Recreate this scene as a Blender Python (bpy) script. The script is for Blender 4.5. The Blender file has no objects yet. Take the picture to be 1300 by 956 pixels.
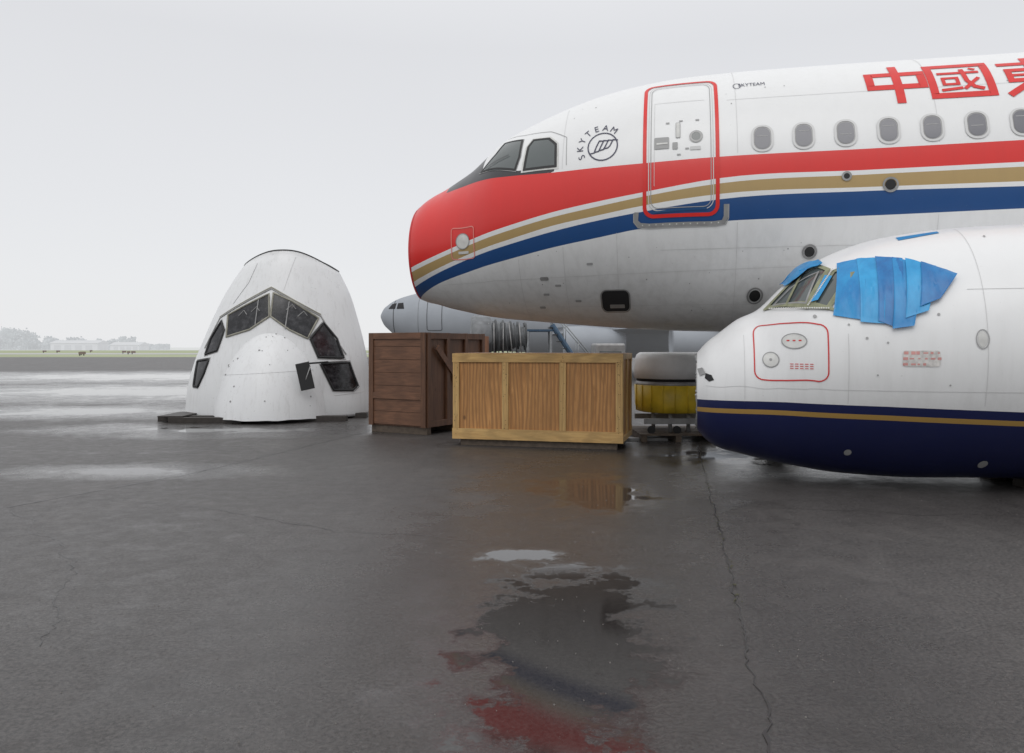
import bpy, bmesh, math, random, numpy as np
from mathutils import Vector, Matrix, noise
random.seed(7)
EYE=1.65
scene=bpy.context.scene
scene.view_settings.view_transform='Standard'
scene.view_settings.look='None'
scene.view_settings.exposure=0
# ---------------------------------------------------------------- helpers
def herm(xs,ys):
    xs=np.array(xs,float);ys=np.array(ys,float);m=np.gradient(ys,xs)
    def f(x):
        x=min(max(x,xs[0]),xs[-1]);i=min(max(int(np.searchsorted(xs,x))-1,0),len(xs)-2)
        h=xs[i+1]-xs[i];t=(x-xs[i])/h
        return float((2*t**3-3*t*t+1)*ys[i]+(t**3-2*t*t+t)*h*m[i]+(-2*t**3+3*t*t)*ys[i+1]+(t**3-t*t)*h*m[i+1])
    return f
def lin(xs,ys):
    return lambda x: float(np.interp(x,xs,ys))
def empty(name,loc=(0,0,0),rz=0,parent=None):
    e=bpy.data.objects.new(name,None);e.location=loc;e.rotation_euler=(0,0,rz)
    scene.collection.objects.link(e);e.parent=parent;return e
def mesh(name,vs,fs,mat=None,parent=None,smooth=False,loc=(0,0,0),rot=(0,0,0)):
    me=bpy.data.meshes.new(name);me.from_pydata([tuple(v) for v in vs],[],fs);me.update()
    ob=bpy.data.objects.new(name,me);scene.collection.objects.link(ob)
    ob.location=loc;ob.rotation_euler=rot;ob.parent=parent
    if mat:me.materials.append(mat)
    if smooth:
        me.polygons.foreach_set('use_smooth',[True]*len(me.polygons))
    return ob
def box(name,lo,hi,mat,parent=None,bev=0.0,rot=None):
    x0,y0,z0=lo;x1,y1,z1=hi
    vs=[(x0,y0,z0),(x1,y0,z0),(x1,y1,z0),(x0,y1,z0),(x0,y0,z1),(x1,y0,z1),(x1,y1,z1),(x0,y1,z1)]
    fs=[(0,3,2,1),(4,5,6,7),(0,1,5,4),(1,2,6,5),(2,3,7,6),(3,0,4,7)]
    if rot is not None:
        c=Vector(((x0+x1)/2,(y0+y1)/2,(z0+z1)/2));vs=[tuple(rot@(Vector(v)-c)+c) for v in vs]
    ob=mesh(name,vs,fs,mat,parent)
    if bev:
        m=ob.modifiers.new('b','BEVEL');m.width=bev;m.segments=2
    return ob
def tube(name,a,b,r,mat,parent=None,seg=12,r2=None,cap=True):
    a=Vector(a);b=Vector(b);d=(b-a).normalized()
    u=d.orthogonal().normalized();w=d.cross(u);r2=r if r2 is None else r2
    vs=[];fs=[]
    for p,rr in((a,r),(b,r2)):
        for i in range(seg):
            t=2*math.pi*i/seg;vs.append(p+(u*math.cos(t)+w*math.sin(t))*rr)
    for i in range(seg):
        j=(i+1)%seg;fs.append((i,j,seg+j,seg+i))
    if cap:fs+= [tuple(range(seg))[::-1],tuple(range(seg,2*seg))]
    ob=mesh(name,vs,fs,mat,parent)
    for p in ob.data.polygons:
        if len(p.vertices)==4:p.use_smooth=True
    return ob
def revolve(name,prof,axis_o,axis_d,mat,parent=None,seg=40):
    o=Vector(axis_o);d=Vector(axis_d).normalized();u=d.orthogonal().normalized();w=d.cross(u)
    vs=[];fs=[]
    for (t,r) in prof:
        for i in range(seg):
            a=2*math.pi*i/seg;vs.append(o+d*t+(u*math.cos(a)+w*math.sin(a))*r)
    for k in range(len(prof)-1):
        for i in range(seg):
            j=(i+1)%seg;fs.append((k*seg+i,k*seg+j,(k+1)*seg+j,(k+1)*seg+i))
    return mesh(name,vs,fs,mat,parent,True)
# ---------------------------------------------------------------- materials
class M:
    def __init__(s,name,col=(.5,.5,.5),rough=.5,metal=0,spec=.5,coat=0):
        s.m=bpy.data.materials.new(name);s.m.use_nodes=True;s.t=s.m.node_tree
        s.b=s.t.nodes['Principled BSDF'];s.L=s.t.links.new
        s.b.inputs['Base Color'].default_value=(*col,1);s.b.inputs['Roughness'].default_value=rough
        s.b.inputs['Metallic'].default_value=metal;s.b.inputs['Specular IOR Level'].default_value=spec
        s.b.inputs['Coat Weight'].default_value=coat
    def n(s,t,**k):
        n=s.t.nodes.new(t)
        for a,b in k.items():setattr(n,a,b)
        return n
    def coord(s,scale=(1,1,1)):
        c=s.n('ShaderNodeTexCoord');mp=s.n('ShaderNodeMapping');mp.inputs['Scale'].default_value=scale
        s.L(c.outputs['Object'],mp.inputs[0]);return mp.outputs[0]
    def noise(s,scale,sc=(1,1,1),detail=4,rough=.55,dist=0):
        n=s.n('ShaderNodeTexNoise');s.L(s.coord(sc),n.inputs['Vector'])
        n.inputs['Scale'].default_value=scale;n.inputs['Detail'].default_value=detail
        n.inputs['Roughness'].default_value=rough;n.inputs['Distortion'].default_value=dist
        return n.outputs['Fac']
    def ramp(s,fac,stops):
        r=s.n('ShaderNodeValToRGB');e=r.color_ramp.elements
        while len(e)<len(stops):e.new(.5)
        for el,(p,c) in zip(e,stops):
            el.position=p;el.color=(*c,1) if isinstance(c,tuple) else (c,c,c,1)
        s.L(fac,r.inputs[0]);return r.outputs[0]
    def mix(s,fac,a,b):
        m=s.n('ShaderNodeMix',data_type='RGBA')
        for v,i in((fac,0),(a,6),(b,7)):
            if isinstance(v,(int,float)):m.inputs[i].default_value=v
            elif isinstance(v,tuple):m.inputs[i].default_value=(*v,1)
            else:s.L(v,m.inputs[i])
        return m.outputs[2]
    def math(s,op,a,b=0.,c=None,clamp=False):
        m=s.n('ShaderNodeMath',operation=op);m.use_clamp=clamp
        for i,v in enumerate((a,b,c)):
            if v is None:continue
            if isinstance(v,(int,float)):m.inputs[i].default_value=v
            else:s.L(v,m.inputs[i])
        return m.outputs[0]
    def attr(s,n):
        a=s.n('ShaderNodeAttribute');a.attribute_name=n;return a.outputs['Fac']
    def col(s,o):s.L(o,s.b.inputs['Base Color'])
    def rough(s,o):s.L(o,s.b.inputs['Roughness'])
    def bump(s,h,strength=.2,dist=.01):
        b=s.n('ShaderNodeBump');b.inputs['Strength'].default_value=strength;b.inputs['Distance'].default_value=dist
        s.L(h,b.inputs['Height']);s.L(b.outputs[0],s.b.inputs['Normal'])
def simple(name,col,rough=.5,metal=0,var=.25,scale=6,bump=0):
    m=M(name,col,rough,metal)
    n=m.noise(scale,detail=5)
    m.col(m.ramp(n,[(.3,tuple(c*(1-var) for c in col)),(.7,tuple(min(1,c*(1+var*.5)) for c in col))]))
    if bump:m.bump(n,bump,.01)
    return m.m
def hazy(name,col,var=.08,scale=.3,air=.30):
    # distant surface: reduced albedo contrast plus emission painting in the airlight of mist
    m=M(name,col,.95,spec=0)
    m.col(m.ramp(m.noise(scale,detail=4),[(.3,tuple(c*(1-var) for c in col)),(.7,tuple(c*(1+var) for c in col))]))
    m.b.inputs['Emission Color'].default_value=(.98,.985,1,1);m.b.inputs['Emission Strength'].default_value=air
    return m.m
WHITE=(.80,.805,.81)
def fuselage_paint(name,bands,zlow,zhigh,dirt=.35):
    m=M(name,WHITE,.36,coat=.22)
    m.b.inputs['Coat Roughness'].default_value=.2
    z=m.n('ShaderNodeSeparateXYZ');m.L(m.coord(),z.inputs[0])
    c=m.mix(m.math('MULTIPLY',m.noise(.9,detail=6),.18),WHITE,(.60,.60,.59))
    st=m.ramp(m.noise(3.0,(2.4,2.4,.25),6,.66,.3),[(.44,0.),(.80,1.)])
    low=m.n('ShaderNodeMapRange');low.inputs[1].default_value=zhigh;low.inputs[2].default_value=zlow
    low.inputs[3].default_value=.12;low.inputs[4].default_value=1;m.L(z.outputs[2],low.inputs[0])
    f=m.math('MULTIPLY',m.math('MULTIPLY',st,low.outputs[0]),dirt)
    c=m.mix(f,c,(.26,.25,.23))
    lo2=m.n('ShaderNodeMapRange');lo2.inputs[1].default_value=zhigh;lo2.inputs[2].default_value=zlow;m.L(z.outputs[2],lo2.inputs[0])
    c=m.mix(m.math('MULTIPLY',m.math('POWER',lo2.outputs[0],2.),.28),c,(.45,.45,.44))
    for at,cc in bands:
        g=m.math('GREATER_THAN',m.attr(at),0.)
        fade=m.mix(m.math('MULTIPLY',m.noise(2.2,(1,1,2.5),6,.7),.16),cc,tuple(min(1,v*1.15+.02) for v in cc))
        fade=m.mix(m.math('MULTIPLY',st,.10),fade,tuple(v*.5+.02 for v in cc))
        c=m.mix(g,c,fade)
    sp=m.ramp(m.noise(26,detail=3),[(.70,0.),(.78,1.)])
    c=m.mix(m.math('MULTIPLY',sp,.2),c,(.25,.24,.22))
    m.col(c)
    m.rough(m.math('MULTIPLY_ADD',m.noise(5,detail=5),.25,.26))
    m.bump(m.noise(1.6,detail=3),.14,.02)
    return m.m
def flat(name,col,rough=.5,metal=0,coat=0):
    m=M(name,col,rough,metal,coat=coat);return m.m
RED=(.68,.020,.016)
m_red=simple('red_paint',RED,.4,var=.1)
m_redline=simple('red_line_paint',(.6,.03,.03),.45,var=.1)
m_black=flat('black_rubber',(.012,.012,.013),.5)
m_dark=flat('dark_interior',(.018,.018,.02),.8)
m_seam=flat('panel_seam',(.36,.36,.36),.6)
m_seam2=flat('panel_seam_light',(.60,.60,.60),.6)
m_glass=M('cockpit_glass',(.075,.09,.09),.06,spec=.9).m
m_grey=simple('grey_metal',(.33,.33,.33),.45,.3)
m_pale=simple('pale_panel',(.64,.64,.62),.45)
m_white=simple('white_paint',(.80,.80,.80),.4,var=.08)
m_win=M('cabin_window_pane',(.17,.17,.19),.2,spec=.6).m
m_winr=flat('window_rim',(.62,.62,.62),.35)
m_primer=simple('green_primer',(.26,.27,.17),.6,var=.3,scale=12)
m_ink=flat('dark_ink',(.05,.05,.09),.5)
# ---------------------------------------------------------------- body class
class Body:
    def __init__(s,root,st):
        a=np.array(st,float);s.r=herm(a[:,0],a[:,1]);s.zc=herm(a[:,0],a[:,2]);s.smax=a[-1,0];s.root=root
    def pt(s,q,z,e=0.):
        r=s.r(q);zc=s.zc(q);t=max(-1,min(1,(z-zc)/r));ph=math.asin(t)
        return (q,-(r+e)*math.cos(ph),zc+(r+e)*t)
    def pa(s,q,a,e=0.):
        r=s.r(q);ph=a/r
        return (q,-(r+e)*math.cos(ph),s.zc(q)+(r+e)*math.sin(ph))
    def arc(s,q,z):
        r=s.r(q);return r*math.asin(max(-1,min(1,(z-s.zc(q))/r)))
    def loft(s,name,mat,ds_n=.05,ds=.25,nose=3.,seg=160,attrs=None,cap0=None):
        qs=[];q=0.
        while q<s.smax-1e-6:
            qs.append(q);q+=ds_n if q<nose else ds
        qs.append(s.smax)
        vs=[];fs=[]
        for q in qs:
            r=s.r(q);zc=s.zc(q)
            for i in range(seg):
                t=2*math.pi*i/seg;vs.append((q,-r*math.cos(t),zc+r*math.sin(t)))
        for k in range(len(qs)-1):
            for i in range(seg):
                j=(i+1)%seg;fs.append((k*seg+i,(k+1)*seg+i,(k+1)*seg+j,k*seg+j))
        ob=mesh(name,vs,fs,mat,s.root,True)
        for an,fn in (attrs or {}).items():
            a=ob.data.attributes.new(an,'FLOAT','POINT')
            a.data.foreach_set('value',[fn(v[0],v[2]) for v in vs])
        for nm,q,dx in(('front_bulkhead',0.,.035),('rear_bulkhead',s.smax,-.05)):
            r=s.r(q)-.004;zc=s.zc(q)
            pv=[(q+dx,-r*math.cos(2*math.pi*i/64),zc+r*math.sin(2*math.pi*i/64)) for i in range(64)]
            mesh(nm,pv,[tuple(range(64))],cap0 or m_dark,s.root)
        return ob
    def fill(s,name,pts,mat,e=.006,rings=4,sub=5,wr=0.,seed=0):
        P=[]
        n=len(pts)
        for i in range(n):
            a=pts[i];b=pts[(i+1)%n]
            for k in range(sub):
                t=k/sub;P.append((a[0]+(b[0]-a[0])*t,a[1]+(b[1]-a[1])*t))
        cx=sum(p[0] for p in P)/len(P);cz=sum(p[1] for p in P)/len(P)
        vs=[s.pt(cx,cz,e)];fs=[];m=len(P)
        for k in range(1,rings+1):
            for i,p in enumerate(P):
                f=k/rings;q=cx+(p[0]-cx)*f;z=cz+(p[1]-cz)*f
                ee=e
                if wr:
                    ee+=wr*(.5+noise.noise(Vector((q*6+seed,z*1.6,seed)))+.5*noise.noise(Vector((q*16,z*3+seed,seed))))
                    if k==rings: ee+=wr*.35
                vs.append(s.pt(q,z,max(ee,e)))
        for i in range(m):
            j=(i+1)%m;fs.append((0,1+i,1+j))
            for k in range(rings-1):
                a=1+k*m;b=a+m;fs.append((a+i,b+i,b+j,a+j))
        return mesh(name,vs,fs,mat,s.root,True)
    def strip(s,name,pts,w,mat,e=.006,closed=False,step=.05):
        A=[(q,s.arc(q,z)) for q,z in pts]
        if closed:A.append(A[0])
        D=[]
        for i in range(len(A)-1):
            a=Vector(A[i]);b=Vector(A[i+1]);k=max(1,int((b-a).length/step))
            for t in range(k):D.append(a+(b-a)*t/k)
        if not closed:D.append(Vector(A[-1]))
        n=len(D);vs=[];fs=[]
        for i in range(n):
            if closed:d1=D[i]-D[i-1];d2=D[(i+1)%n]-D[i]
            else:
                d1=D[i]-D[max(i-1,0)];d2=D[min(i+1,n-1)]-D[i]
            if d1.length<1e-9:d1=d2
            if d2.length<1e-9:d2=d1
            d1.normalize();d2.normalize();t=d1+d2
            if t.length<1e-6:t=d1
            t.normalize();nn=Vector((-t.y,t.x));c=max(.5,nn.dot(Vector((-d1.y,d1.x))))
            for sg in(1,-1):
                p=D[i]+nn*sg*w/2/c;vs.append(s.pa(p.x,p.y,e))
        for i in range(n if closed else n-1):
            j=(i+1)%n;fs.append((2*i,2*i+1,2*j+1,2*j))
        return mesh(name,vs,fs,mat,s.root,True)
def rrect(cx,cz,w,h,rad,k=5):
    o=[]
    for sx,sz,a0 in((1,1,0),(-1,1,90),(-1,-1,180),(1,-1,270)):
        for i in range(k+1):
            a=math.radians(a0+90*i/k);o.append((cx+sx*(w/2-rad)+rad*math.cos(a),cz+sz*(h/2-rad)+rad*math.sin(a)))
    return o
def ell(cx,cz,a,b=None,n=24,a0=0,a1=360):
    b=b or a
    c=[math.radians(a0+(a1-a0)*i/n) for i in range(n if a1-a0==360 else n+1)]
    return [(cx+a*math.cos(t),cz+b*math.sin(t)) for t in c]
# ================================================================ AIRLINER (white, red/gold/blue)
A0=empty('airliner_fuselage',(-1.515,13.553,EYE),-math.radians(11.5))
SA=[(0,.772,1.574),(.12,.845,1.602),(.25,.9,1.629),(.5,.996,1.653),(.75,1.096,1.696),(1,1.201,1.746),(1.25,1.326,1.829),(1.5,1.446,1.915),(1.75,1.525,1.972),(2,1.593,2.017),(2.5,1.715,2.094),(3,1.815,2.154),(4,1.94,2.215),(5,1.985,2.232),(6,1.995,2.238),(8,1.995,2.238),(20,1.995,2.238)]
A=Body(A0,SA)
def L(t):
    v=[float(x) for x in t.replace(',',' ').split()];return v[0::2],v[1::2]
def crv(t):
    a,b=L(t);a=[x/100 for x in a];b=[x/100 for x in b];return herm(a,b)
redtop=crv('61 248 113 254 184 253 246 251 315 252 372 253 485 256 663 257 845 259 2000 263')
redbot=crv('0 127 33 138 120 164 186 180 247 193 315 204 372 212 485 227 663 229 844 231 2000 236')
gtop=crv('0 120 33 131 120 157 186 173 247 186 315 197 372 206 485 220 662 223 844 225 2000 231')
gbot=crv('0 105 33 117 119 144 185 160 246 174 315 185 372 194 485 206 662 207 844 207 2000 210')
btop=crv('0 97 33 110 118 137 185 153 246 166 315 178 372 186 485 199 662 202 844 201 2000 203')
bbot=crv('0 80 28 93 116 118 183 132 245 144 315 155 372 164 486 170 664 171 846 174 2000 180')
bltop=lin([0,.5,1.25,1.28,1.9,2.55,2.56],[4,4,4,2.71,2.605,2.575,0])
paintA=fuselage_paint('airliner_livery',[('v_red',RED),('v_gold',(.42,.29,.12)),('v_blue',(.005,.06,.21)),('v_black',(.022,.022,.026))],.3,2.0,.38)
A.loft('fuselage_skin',paintA,seg=320,attrs=dict(
 v_red=lambda q,z:min(z-redbot(q),(redtop(q) if q>.55 else 9)-z),
 v_gold=lambda q,z:min(z-gbot(q),gtop(q)-z),
 v_blue=lambda q,z:min(z-bbot(q),btop(q)-z),
 v_black=lambda q,z:min(z-(redtop(q)+.0 if q>.55 else 9),bltop(q)-z,2.5-q)))
A.strip('nose_ring',[(.02,z) for z in np.linspace(.82,2.32,16)],.035,m_redline,.005)
# door
A.strip('door_outline',rrect(4.275,2.81,.97,2.03,.12),.05,m_red,.009,True)
A.strip('door_gap',rrect(4.275,2.83,.80,1.86,.10),.010,m_seam,.007,True)
A.strip('door_gap_light',rrect(4.275,2.83,.86,1.92,.12),.010,m_seam2,.0065,True)
A.strip('door_inner_seam',[(3.92,2.2),(3.92,3.45)],.006,m_seam2,.006)
A.strip('door_inner_seam_2',[(3.92,3.45),(4.6,3.45)],.006,m_seam2,.006)
A.strip('door_window_rim',ell(4.48,2.87,.075),.03,m_grey,.01,True)
A.fill('door_window',ell(4.48,2.87,.065),m_glass,.008)
A.fill('door_handle_recess',rrect(4.02,2.80,.20,.17,.02),m_seam,.009)
A.strip('door_handle',[(3.95,2.79),(4.1,2.79)],.025,m_pale,.014)
A.fill('door_latch',rrect(4.24,2.98,.05,.22,.01),m_pale,.009)
A.strip('door_latch_rim',rrect(4.24,2.98,.055,.225,.01),.008,m_seam,.010,True)
A.fill('door_placard',rrect(4.2,2.75,.07,.1,.01),m_seam,.009)
A.fill('door_window_placard',rrect(4.47,2.70,.14,.05,.01),m_seam2,.009)
for i,(q,z) in enumerate([(4.1,3.1),(4.28,3.12),(4.5,3.12),(4.25,2.62),(4.36,2.7)]):
    A.fill('door_label_%d'%i,rrect(q,z,.05,.02,.005),m_seam,.009)
A.strip('door_sill_edge',[(3.68,1.86),(3.67,1.74),(3.72,1.69),(3.85,1.675),(4.72,1.675),(4.84,1.69),(4.87,1.76),(4.87,1.92)],.06,m_grey,.008)
A.strip('door_sill_line',[(3.64,1.84),(3.64,1.73),(3.70,1.655),(3.85,1.64),(4.74,1.64),(4.87,1.66),(4.905,1.74),(4.905,1.92)],.012,m_seam,.009)
for i in range(12):
    A.fill('sill_rivet_%d'%i,ell(3.76+i*.092,1.685,.010,n=8),m_pale,.012,1,1)
A.strip('door_blue_arc',[(3.9,1.845),(4.2,1.87),(4.62,1.875)],.03,flat('blue_decal',(.01,.07,.2),.4),.0085)
# cabin windows
for i in range(24):
    q=5.34+i*.522
    z=2.785+.015*(q-5.34)
    A.strip('cabin_window_rim_%d'%i,rrect(q,z,.255,.355,.115),.03,m_winr,.012,True)
    A.fill('cabin_window_seal_%d'%i,rrect(q,z,.235,.335,.105),m_grey,.007)
    A.fill('cabin_window_%d'%i,rrect(q,z,.20,.30,.095),m_win,.010)
    A.strip('cabin_window_blind_%d'%i,[(q-.07,z+.03+.05*math.sin(i*2.3)),(q+.07,z+.03+.05*math.sin(i*2.3))],.012,m_seam,.0115)
def vseam(q,z0,z1,w=.006,mt=None,nm='frame_joint'):
    A.strip(nm,[(q,z) for z in np.linspace(z0,z1,14)],w,mt or m_seam2,.0045)
vseam(1.93,.45,1.3);vseam(2.62,.42,1.45);vseam(3.4,.40,1.6);vseam(5.02,.30,1.68);vseam(5.02,2.6,4.1);vseam(7.5,.28,1.7);vseam(7.5,2.62,4.15);vseam(10.2,.28,4.15);vseam(2.62,2.55,3.62)
A.strip('lap_joint',[(q,.98+.02*q) for q in np.linspace(.6,16,40)],.006,m_seam2,.0045)
A.strip('lap_joint_2',[(q,3.42) for q in np.linspace(4.9,16,30)],.005,m_seam2,.0045)
A.strip('lap_joint_3',[(q,1.35) for q in np.linspace(4.0,16,30)],.006,m_seam2,.0045)
A.strip('lap_joint_4',[(q,.62) for q in np.linspace(2.6,16,30)],.006,m_seam2,.0045)
rr=random.Random(3)
for i in range(45):
    q=rr.uniform(1.2,9);z=rr.choice([.62,.98,1.35,3.42,3.6])+rr.uniform(-.08,.08)
    if z>2.1 and 3.7<q<4.85:continue
    A.fill('fastener_mark',ell(q,z,rr.uniform(.005,.011),n=8),m_seam,.005,1,1)
for i,(q,z,r) in enumerate([(6.38,2.22,.05),(6.91,2.09,.085),(5.96,1.28,.085),(5.30,.73,.10)]):
    A.strip('port_rim_%d'%i,ell(q,z,r),.025,m_grey,.012,True)
    A.fill('port_hole_%d'%i,ell(q,z,r*.76),m_black,.010)
A.strip('service_panel_rim',rrect(3.34,.69,.42,.30,.08),.02,m_grey,.012,True)
A.fill('service_panel_opening',rrect(3.34,.69,.40,.28,.07),m_dark,.008)
A.fill('service_panel_detail',rrect(3.36,.62,.22,.05,.01),m_grey,.011)
A.strip('sensor_marker',rrect(1.02,1.595,.40,.47,.04),.014,flat('pink_line',(.75,.25,.22),.5),.009,True)
A.fill('sensor_plate',ell(1.02,1.62,.11),m_pale,.009);A.strip('sensor_plate_rim',ell(1.02,1.62,.115),.012,m_grey,.012,True)
A.fill('sensor_placard',rrect(1.03,1.45,.18,.04,.01),m_pale,.009)
for i,(q,z) in enumerate([(2.3,.80),(2.5,.92),(2.78,.70),(3.0,1.2),(2.2,.62)]):
    A.fill('vent_%d'%i,rrect(q,z,.09,.03,.01),m_seam,.007,1,1)
A.fill('pitot_base',rrect(2.30,1.02,.13,.05,.02),m_grey,.008)
# cockpit windows
ws1=[(1.27,2.70),(1.50,2.98),(1.60,3.17),(1.93,3.14),(1.93,2.83),(1.88,2.62)]
ws2=[(2.03,2.60),(2.06,2.98),(2.13,3.09),(2.38,3.07),(2.50,2.95),(2.52,2.60)]
A.strip('windshield_seal',ws1,.06,m_grey,.006,True);A.fill('windshield_glass',ws1,m_glass,.010)
A.strip('windshield_frame',ws1,.03,m_black,.014,True)
A.strip('side_window_seal',ws2,.09,m_pale,.006,True);A.fill('side_window_glass',ws2,m_glass,.010)
A.strip('side_window_frame',ws2,.035,m_black,.014,True)
A.strip('wiper',[(1.35,2.72),(1.75,2.88)],.015,m_black,.03)
A.strip('eyebrow_seam',[(1.62,3.28),(1.95,3.24),(2.4,3.2),(2.66,3.05),(2.68,2.6)],.010,m_seam,.006)
cx,cz=3.20,2.83
A.strip('alliance_logo_ring',ell(cx,cz,.21,.21),.018,m_ink,.007,True)
for k in range(4):
    o=-.11+k*.065
    A.strip('alliance_logo_swirl_%d'%k,[(cx+o-.07,cz-.10+.02*k),(cx+o-.01,cz-.09+.02*k),(cx+o+.02,cz),(cx+o+.06,cz+.09),(cx+o+.13,cz+.08)],.018,m_ink,.007)
def letter(ch,q,z,size,ang,mat,body=A):
    c=bpy.data.curves.new('t','FONT');c.body=ch;c.size=size;c.align_x='CENTER';c.align_y='CENTER'
    o=bpy.data.objects.new('t',c);scene.collection.objects.link(o)
    bpy.context.view_layer.update()
    dg=bpy.context.evaluated_depsgraph_get();me=bpy.data.meshes.new_from_object(o.evaluated_get(dg))
    bpy.data.objects.remove(o)
    ca,sa=math.cos(ang),math.sin(ang)
    for v in me.vertices:
        x,y=v.co.x,v.co.y;v.co=body.pt(q+x*ca-y*sa,z+x*sa+y*ca,.008)
    ob=bpy.data.objects.new('logo_letter_'+ch,me);scene.collection.objects.link(ob);ob.parent=body.root;me.materials.append(mat)
for i,ch in enumerate('SKYTEAM'):
    a=math.radians(205-i*25)
    letter(ch,cx-.02+.30*math.cos(a),cz-.01+.30*math.sin(a),.135,a-math.pi/2,m_ink)
A.strip('small_logo',ell(5.05,3.67,.05),.01,m_ink,.007,True)
letter('SKYTEAM',5.25,3.68,.085,0,m_ink)
def strokes2(nm,lst):
    for i,(pts,cl,w) in enumerate(lst):
        A.strip('%s_stroke_%d'%(nm,i),pts,w,m_red,.008+.0006*i,cl,.04)
strokes2('title_char',[([(6.77,3.46),(6.77,3.69),(7.42,3.69),(7.42,3.46)],True,.105),([(7.11,3.86),(7.11,3.19)],False,.11)])
strokes2('title_char_b',[([(7.53,3.27),(7.53,3.79),(8.22,3.79),(8.22,3.27)],True,.10),
 ([(7.62,3.645),(8.13,3.645)],False,.055),([(7.67,3.45),(7.67,3.555),(7.84,3.555),(7.84,3.45)],True,.045),
 ([(7.62,3.355),(7.88,3.38)],False,.05),([(7.93,3.71),(7.95,3.5),(8.02,3.39),(8.13,3.35)],False,.06),([(8.1,3.54),(7.9,3.36)],False,.05),([(8.03,3.72),(8.1,3.69)],False,.045)])
strokes2('title_char_c',[([(8.38,3.75),(9.12,3.75)],False,.09),([(8.75,3.87),(8.75,3.2)],False,.10),
 ([(8.47,3.45),(8.47,3.63),(9.03,3.63),(9.03,3.45)],True,.08),([(8.47,3.54),(9.03,3.54)],False,.05),
 ([(8.7,3.42),(8.4,3.22)],False,.09),([(8.8,3.42),(9.1,3.22)],False,.09)])
def wheel(x,y,z,r,w,par):
    prof=[(-w*.5,r*.55),(-w*.5,r*.85),(-w*.3,r),(w*.3,r),(w*.5,r*.85),(w*.5,r*.55)]
    revolve('tyre',prof,(x,y,z),(0,1,0),m_black,par);revolve('wheel_hub',[(-w*.45,0.001),(-w*.45,r*.3),(-w*.3,r*.56),(w*.3,r*.56),(w*.45,r*.3),(w*.45,.001)],(x,y,z),(0,1,0),m_pale,par)
tube('nose_gear_strut',(5.75,0,.35),(5.75,0,-1.3),.09,m_pale,A0)
wheel(5.75,-.25,-1.27,.38,.22,A0);wheel(5.75,.25,-1.27,.38,.22,A0)
# ================================================================ SEVERED NOSE (right)
B0=empty('airliner_nose_section',(2.422,10.42,EYE),-math.radians(13))
SB=[(0,.50,-.569),(.12,.635,-.568),(.25,.728,-.559),(.5,.858,-.498),(.75,.947,-.467),(1,1.093,-.371),(1.25,1.237,-.267),(1.5,1.325,-.218),(2,1.439,-.139),(2.5,1.492,-.098),(3,1.508,-.066),(3.5,1.511,-.05),(4,1.511,-.048),(9,1.511,-.048)]
Bn=Body(B0,SB)
bl=lin([0,1,2,3.3,9],[-.645,-.632,-.645,-.68,-.74])
paintB=fuselage_paint('nose_section_livery',[('v_navy',(.003,.008,.065)),('v_gold',(.38,.23,.06))],-1.3,.6,.24)
Bn.loft('fuselage_skin',paintB,seg=640,attrs=dict(v_navy=lambda q,z:bl(q)-z,v_gold=lambda q,z:min(z-(bl(q)-.155),bl(q)-.098-z)))
tv=[];tf=[]
for i in range(140):
    t=2*math.pi*i/140;r=Bn.r(0);zc=Bn.zc(0);d=-.004-.035*abs(noise.noise(Vector((i*.45,0,3))))-.012*rr.random()
    tv+= [(.01,-(r+.003)*math.cos(t),zc+(r+.003)*math.sin(t)),(d,-(r-.015)*math.cos(t),zc+(r-.015)*math.sin(t))]
for i in range(140):
    j=(i+1)%140;tf.append((2*i,2*i+1,2*j+1,2*j))
mesh('torn_edge',tv,tf,m_grey,B0)
Bn.fill('torn_hole',[(.10,-.32),(.17,-.34),(.20,-.40),(.14,-.42),(.09,-.38)],m_dark,.006)
Bn.fill('torn_flap',[(.0,-.28),(.06,-.26),(.10,-.33),(.03,-.36)],m_grey,.02)
w1=[(.83,.47),(1.06,.72),(1.22,.87),(1.42,.96),(1.50,.90),(1.22,.46)]
w2=[(1.27,.46),(1.54,.87),(1.64,.91),(1.72,.84),(1.44,.44)]
Bn.fill('windshield_opening',w1,m_glass,.006);Bn.strip('windshield_frame',w1,.055,m_primer,.02,True)
Bn.fill('side_window_opening',w2,m_glass,.006);Bn.strip('side_window_frame',w2,.055,m_primer,.02,True)
Bn.strip('windshield_post',[(1.02,.47),(1.22,.84)],.03,m_primer,.024)
Bn.strip('windshield_inner_frame',[(.90,.49),(1.10,.70),(1.25,.81),(1.4,.88),(1.22,.5)],.02,m_grey,.022,True)
Bn.strip('sill_rail',[(.8,.445),(1.5,.415)],.035,m_primer,.02)
for i in range(26):
    t=i/25;Bn.fill('frame_rivet',ell(.86+.58*t,.445-.018*t,.010,n=8),m_pale,.035,1,1)
    Bn.fill('frame_rivet',ell(1.24+.3*t,.47+.42*t,.009,n=8),m_pale,.035,1,1)
def sheet_mat(nm,a,b):
    tm=M(nm,a,.34)
    tm.col(tm.mix(tm.ramp(tm.noise(2.6,(2.5,2.5,.8),5,.6),[(.35,0.),(.65,1.)]),a,b))
    tm.bump(tm.noise(5,(2.4,2.4,.45),4,.55),.3,.02)
    return tm.m
sh=[sheet_mat('blue_sheet_1',(.008,.20,.50),(.015,.28,.60)),sheet_mat('blue_sheet_2',(.005,.13,.38),(.01,.20,.50)),sheet_mat('blue_sheet_3',(.015,.27,.58),(.03,.36,.70))]
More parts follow.
